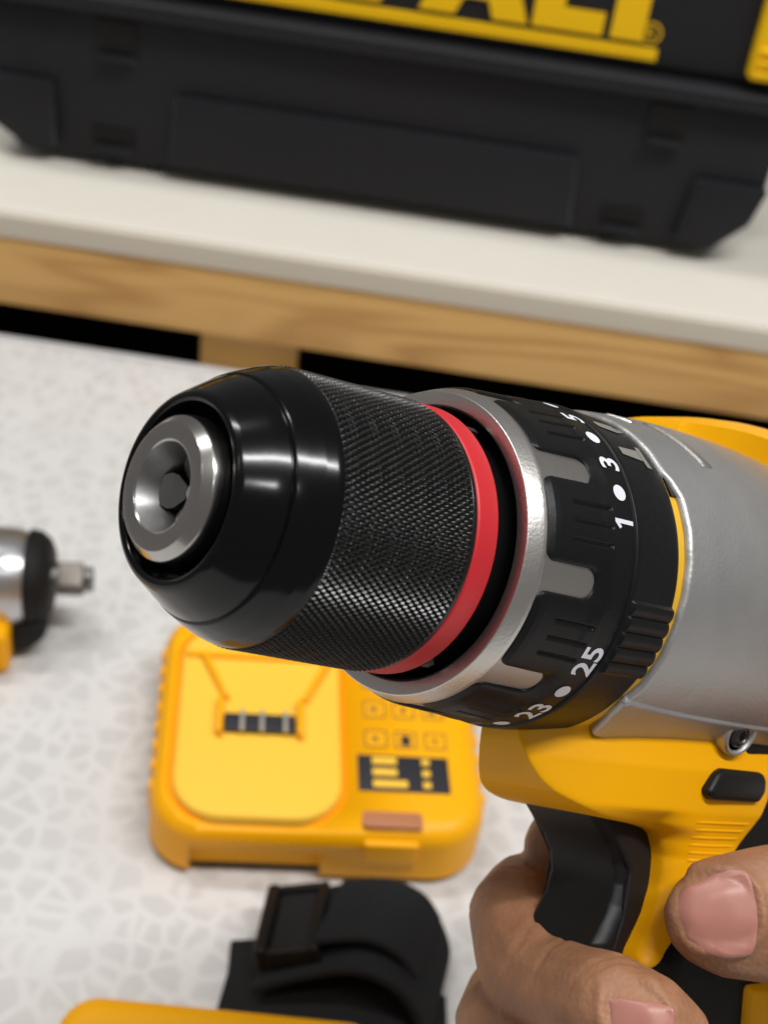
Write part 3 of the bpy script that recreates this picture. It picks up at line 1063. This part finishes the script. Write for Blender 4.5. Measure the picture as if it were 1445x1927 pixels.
go = [(6.0, -.9), (5.6, -1.8), (5.2, -2.6)] + [(float(handle_front(z)) + .05, z) for z in (-2.9, -3.1, -3.4, -3.7, -4.2, -4.8, -5.3, -5.85)] + [(7.2, -5.85), (7.0, -4.0), (6.95, -3.0), (7.1, -2.0), (7.4, -.9)]
grip = soft('grip', go, .78, M['rubber'], .035, 9, grip_shape)
# yellow inlay bar on the rubber grip
box('grip_inlay', 6.27 * U, 6.85 * U, -.835 * U, -.70 * U, -4.8 * U, -3.33 * U, M['yellow'], grip, .09 * U)
ft = rbox('foot', 4.0 * U, 8.3 * U, -1.35 * U, 1.35 * U, -6.35 * U, -5.8 * U, .35 * U, .12 * U, M['rubber'], drill)
bp_ = rbox('battery', 3.6 * U, 8.5 * U, -1.55 * U, 1.55 * U, -8.4 * U, -6.37 * U, .4 * U, .12 * U, M['yellow'], drill)
# switch cavity lining, trigger, forward/reverse button
soft('switch_lining', [(4.45, -1.9), (4.90, -2.4), (4.86, -2.8), (4.72, -3.14), (5.4, -3.14), (5.5, -1.9)], .45, M['boot'], .024, 9)
trig_o = [(4.30, -1.88), (4.48, -2.04), (4.68, -2.20), (4.80, -2.36), (4.84, -2.52), (4.79, -2.70), (4.68, -2.87), (4.57, -3.00), (4.56, -3.07), (4.63, -3.12), (4.86, -3.09), (5.1, -3.0), (5.3, -2.5), (5.3, -1.88)]
def trigger_shape(co):
    fr = np.interp(-co[:, 2], [1.88, 2.04, 2.20, 2.36, 2.52, 2.70, 2.87, 3.0, 3.12], [4.30, 4.48, 4.68, 4.80, 4.84, 4.79, 4.68, 4.57, 4.60])
    t = np.clip((co[:, 0] - fr + .03) / .26, 0, 1)
    return .44 * (.60 + .40 * np.sqrt(1 - (1 - t) ** 2))


soft('trigger', chaikin(trig_o, 2), .42, M['trig'], .016, 12, trigger_shape)
bt = prism('direction_button', [(5.27, -1.70), (5.40, -1.53), (5.50, -1.495), (6.10, -1.50), (6.17, -1.56), (6.17, -1.68), (6.08, -1.765), (5.36, -1.765)], 'y', -.945, -.80, M['trig'], None, .05, 4)
bt.data.transform(Matrix.Translation((-.07, 0, .035)))
bt.data.transform(Matrix.Scale(U, 4))
bt.parent = drill
bt.name = 'direction_button'
shell_tree = BVHTree.FromPolygons([Vector(v_.co) / U for v_ in shell.data.vertices], [tuple(p.vertices) for p in shell.data.polygons])
for k in range(9):
    z0 = -1.93 - k * .066
    x0, x1 = 5.24 + .012 * k, 6.0 - .052 * k
    rows = []
    for i in range(13):
        xx = x0 + (x1 - x0) * i / 12
        row = []
        for dz_, li in ((-.020, -.006), (-.008, .009), (.006, .009), (.018, -.006)):
            h_ = shell_tree.ray_cast(Vector((xx, -2, z0 + dz_)), Vector((0, 1, 0)))[0]
            y_ = h_.y if h_ is not None else -.75
            row.append((xx * U, (y_ - li * (.2 if i in (0, 12) else 1)) * U, (z0 + dz_) * U))
        rows.append(row)
    loft('grip_line', rows, M['yellow'], drill, 60, closed=False, cap=False)

# ------------------------------------------------------------------ the hand
hand = empty('person', md)
tag(hand, "bare right hand of a person gripping the drill's handle, thumb on the near side", 'person')
hverts, hfaces = [], []
ico = bmesh.new()
bmesh.ops.create_icosphere(ico, subdivisions=2, radius=1)
iv = np.array([x.co[:] for x in ico.verts])
ifc = [tuple(x.index for x in f_.verts) for f_ in ico.faces]
ico.free()


def blob(c, r, sq=None):
    """sphere, optionally squashed along a direction: sq = (dir, factor)"""
    v = iv.copy() * r
    if sq:
        d = np.array(sq[0], float)
        d /= np.linalg.norm(d)
        v = v - np.outer(v @ d, d) * (1 - sq[1])
    b0 = len(hverts)
    hverts.extend((v + np.array(c)).tolist())
    hfaces.extend(tuple(b0 + i for i in t) for t in ifc)


def chain(pts, sq=None):
    for (a, ra), (b, rb) in zip(pts[:-1], pts[1:]):
        a, b = np.array(a, float), np.array(b, float)
        n = max(2, int(np.linalg.norm(b - a) / (.16 * min(ra, rb))))
        for k in range(n + 1):
            t = k / n
            blob(a + (b - a) * t, ra + (rb - ra) * t, sq)


# thumb along the near side of the handle
chain([((8.2, -1.2, -3.1), .80), ((7.2, -1.85, -2.75), .66), ((6.55, -1.80, -2.60), .60), ((5.98, -1.60, -2.56), .60), ((5.55, -1.38, -2.58), .575), ((5.24, -1.21, -2.62), .51), ((5.10, -1.14, -2.64), .43)], sq=((-.46, -.88, .05), .70))
# index: lies along the far side, tip beside the trigger
chain([((7.9, 1.15, -2.45), .56), ((6.9, 1.22, -2.35), .50), ((6.1, 1.05, -2.40), .44), ((5.72, .92, -2.40), .40), ((5.45, .78, -2.42), .33)])
# middle finger: round the front below the trigger, tip on the near side
chain([((8.0, 1.15, -3.20), .58), ((6.6, 1.35, -3.05), .50), ((5.5, 1.12, -2.95), .47), ((5.05, .85, -3.02), .465), ((4.78, .50, -3.30), .455), ((4.62, .10, -3.46), .45), ((4.50, -.35, -3.46), .455), ((4.44, -.70, -3.43), .45), ((4.52, -.98, -3.48), .42), ((4.68, -1.10, -3.57), .36)])
# ring finger below it
chain([((8.0, 1.1, -4.05), .56), ((6.6, 1.35, -3.95), .49), ((5.45, 1.15, -3.88), .46), ((4.95, .80, -3.95), .45), ((4.5, .3, -4.15), .44), ((4.3, -.4, -4.30), .43), ((4.55, -1.0, -4.40), .41), ((5.0, -1.2, -4.5), .36)])
# little finger
chain([((7.9, 1.0, -4.8), .50), ((6.5, 1.25, -4.75), .43), ((5.4, 1.05, -4.72), .40), ((4.9, .6, -4.85), .39), ((4.6, -.1, -5.05), .38), ((4.7, -.8, -5.15), .36), ((5.1, -1.0, -5.2), .32)])
# palm and wrist behind the handle
for z_ in (-2.6, -3.2, -3.8, -4.4, -4.8):
    chain([((7.9, 1.0, z_), .60), ((8.5, .2, z_ - .1), .72), ((8.5, -.5, z_ - .1), .74)])
chain([((8.4, .2, -3.6), 1.10), ((9.8, -.1, -4.0), 1.12), ((11.6, -1.2, -4.3), 1.12), ((14.0, -3.2, -4.4), 1.30), ((19.0, -7.8, -4.6), 1.75)])
hm = remeshed(hverts, hfaces, .030, 13, .5)
co = np.empty(len(hm.vertices) * 3)
hm.vertices.foreach_get('co', co)
co = co.reshape(-1, 3)
hm.materials.clear()


def crease(center, normal, width, depth, reach):
    """shallow skin fold: push vertices near a plane inwards"""
    global co
    n_ = np.array(normal, float)
    n_ /= np.linalg.norm(n_)
    d = (co - np.array(center)) @ n_
    dist = np.linalg.norm(co - np.array(center), axis=1)
    wgt = np.exp(-(d / width) ** 2) * np.clip(1.4 - dist / reach, 0, 1)
    hm.vertices.foreach_set('co', co.ravel())
    hm.update()
    nor = np.empty(len(hm.vertices) * 3)
    hm.vertices.foreach_get('normal', nor)
    co = co - nor.reshape(-1, 3) * (wgt * depth)[:, None]


crease((6.1, -2.0, -2.55), (.88, -.46, .15), .035, .022, .8)
crease((6.25, -2.05, -2.55), (.88, -.46, .2), .03, .018, .8)
CL = md.inverted() @ CAM / U


def on_hand(px, py, tree):
    d = (md.to_3x3().inverted() @ ray(px, py)).normalized()
    return tree.ray_cast(CL, d)[0]


NAILS = [((1356, 1716), (-.88, .46, -.10), (-.47, -.88, .05), .58, .60), ((1212, 1934), (.75, -.5, -.25), (-.40, -.80, -.45), .46, .44)]
tree0 = BVHTree.FromPolygons([Vector(c) for c in co], [tuple(p.vertices) for p in hm.polygons])
NAILS = [(on_hand(*q_[0], tree0),) + q_[1:] for q_ in NAILS]
for c_, al, ou, le, wi in NAILS:
    o_ = Vector(ou).normalized()
    a_ = Vector(al)
    a_ = (a_ - o_ * a_.dot(o_)).normalized()
    b_ = o_.cross(a_)
    rel_ = co - np.array(c_)
    x_, y_, h_ = rel_ @ np.array(a_) / (le / 2), rel_ @ np.array(b_) / (wi / 2 * .93), rel_ @ np.array(o_)
    rho = (np.abs(x_) ** 3 + np.abs(y_) ** 3) ** (1 / 3)
    near = np.exp(-np.maximum(np.abs(h_) - .25, 0) ** 2 / .03)
    fold = .030 * np.exp(-((rho - 1.16) / .13) ** 2) * np.clip(1 - (x_ - .35) / .5, 0, 1)
    bed = -.030 * np.clip((1.04 - rho) / .12, 0, 1) * np.clip(1.25 - x_ * .5, 0, 1)
    nor = np.empty(len(hm.vertices) * 3)
    hm.vertices.foreach_set('co', co.ravel())
    hm.update()
    hm.vertices.foreach_get('normal', nor)
    co = co + nor.reshape(-1, 3) * ((fold + bed) * near)[:, None]
# knuckle folds on the fingers that show
for c_, n_ in (((4.62, .3, -3.0), (.3, -.9, -.2)), ((4.5, -.1, -3.05), (.15, -1, -.1)), ((4.42, -.75, -3.1), (-.35, -.9, -.1)), ((4.45, -.88, -3.1), (-.45, -.9, -.1)), ((4.9, 1.0, -2.6), (.8, .2, .6)), ((4.7, .9, -2.9), (.6, .2, .8))):
    crease(c_, n_, .03, .014, .55)
hm.vertices.foreach_set('co', (co * U).ravel())
hm.update()
link('hand', hm, M['skin'], hand, 180)
bvh = BVHTree.FromPolygons([Vector(c) for c in co], [tuple(p.vertices) for p in hm.polygons])


def nail(center, along, outward, length, width, name='fingernail', lift=.024):
    """plate projected onto the finger: along points to the free edge"""
    c = Vector(center)
    o_ = Vector(outward).normalized()
    a_ = Vector(along)
    a_ = (a_ - o_ * a_.dot(o_)).normalized()
    b_ = o_.cross(a_)
    nu, nv = 24, 20
    v, f = [], []
    rc = width * .62
    hit0 = bvh.find_nearest(c)[0]
    for i in range(nu + 1):
        for j in range(nv + 1):
            x = -1 + 2 * i / nu
            y = -1 + 2 * j / nv
            xx = x * math.sqrt(1 - y * y * .30)
            yy_ = y * math.sqrt(1 - x * x * .22)
            th_ = yy_ * width / 2 / rc
            d_ = o_ * math.cos(th_) + b_ * math.sin(th_)
            base_ = hit0 - o_ * rc + a_ * (xx * length / 2)
            hit = bvh.ray_cast(base_, d_)[0]
            if hit is None or (hit - base_).length > rc * 1.6:
                hit = base_ + d_ * rc
            e = max(abs(x), abs(y))
            l = lift * (1 - 1.5 * max(0, (e - .84) / .16) ** 2)
            v.append((hit + d_ * l) * U)
    for i in range(nu):
        for j in range(nv):
            a = i * (nv + 1) + j
            f.append((a, a + 1, a + nv + 2, a + nv + 1))
    me = bpy.data.meshes.new(name)
    me.from_pydata([tuple(p) for p in v], [], f)
    me.materials.append(M['nail'])
    me.materials.append(M['nail_tip'])
    for i in range(nu):
        for j in range(nv):
            if i >= nu:
                me.polygons[i * nv + j].material_index = 1
    me.polygons.foreach_set('use_smooth', [True] * len(me.polygons))
    me.update()
    o = bpy.data.objects.new(name, me)
    COL.objects.link(o)
    o.parent = hand
    return o


for c_, al, ou, le, wi in NAILS:
    nail(c_, al, ou, le, wi)
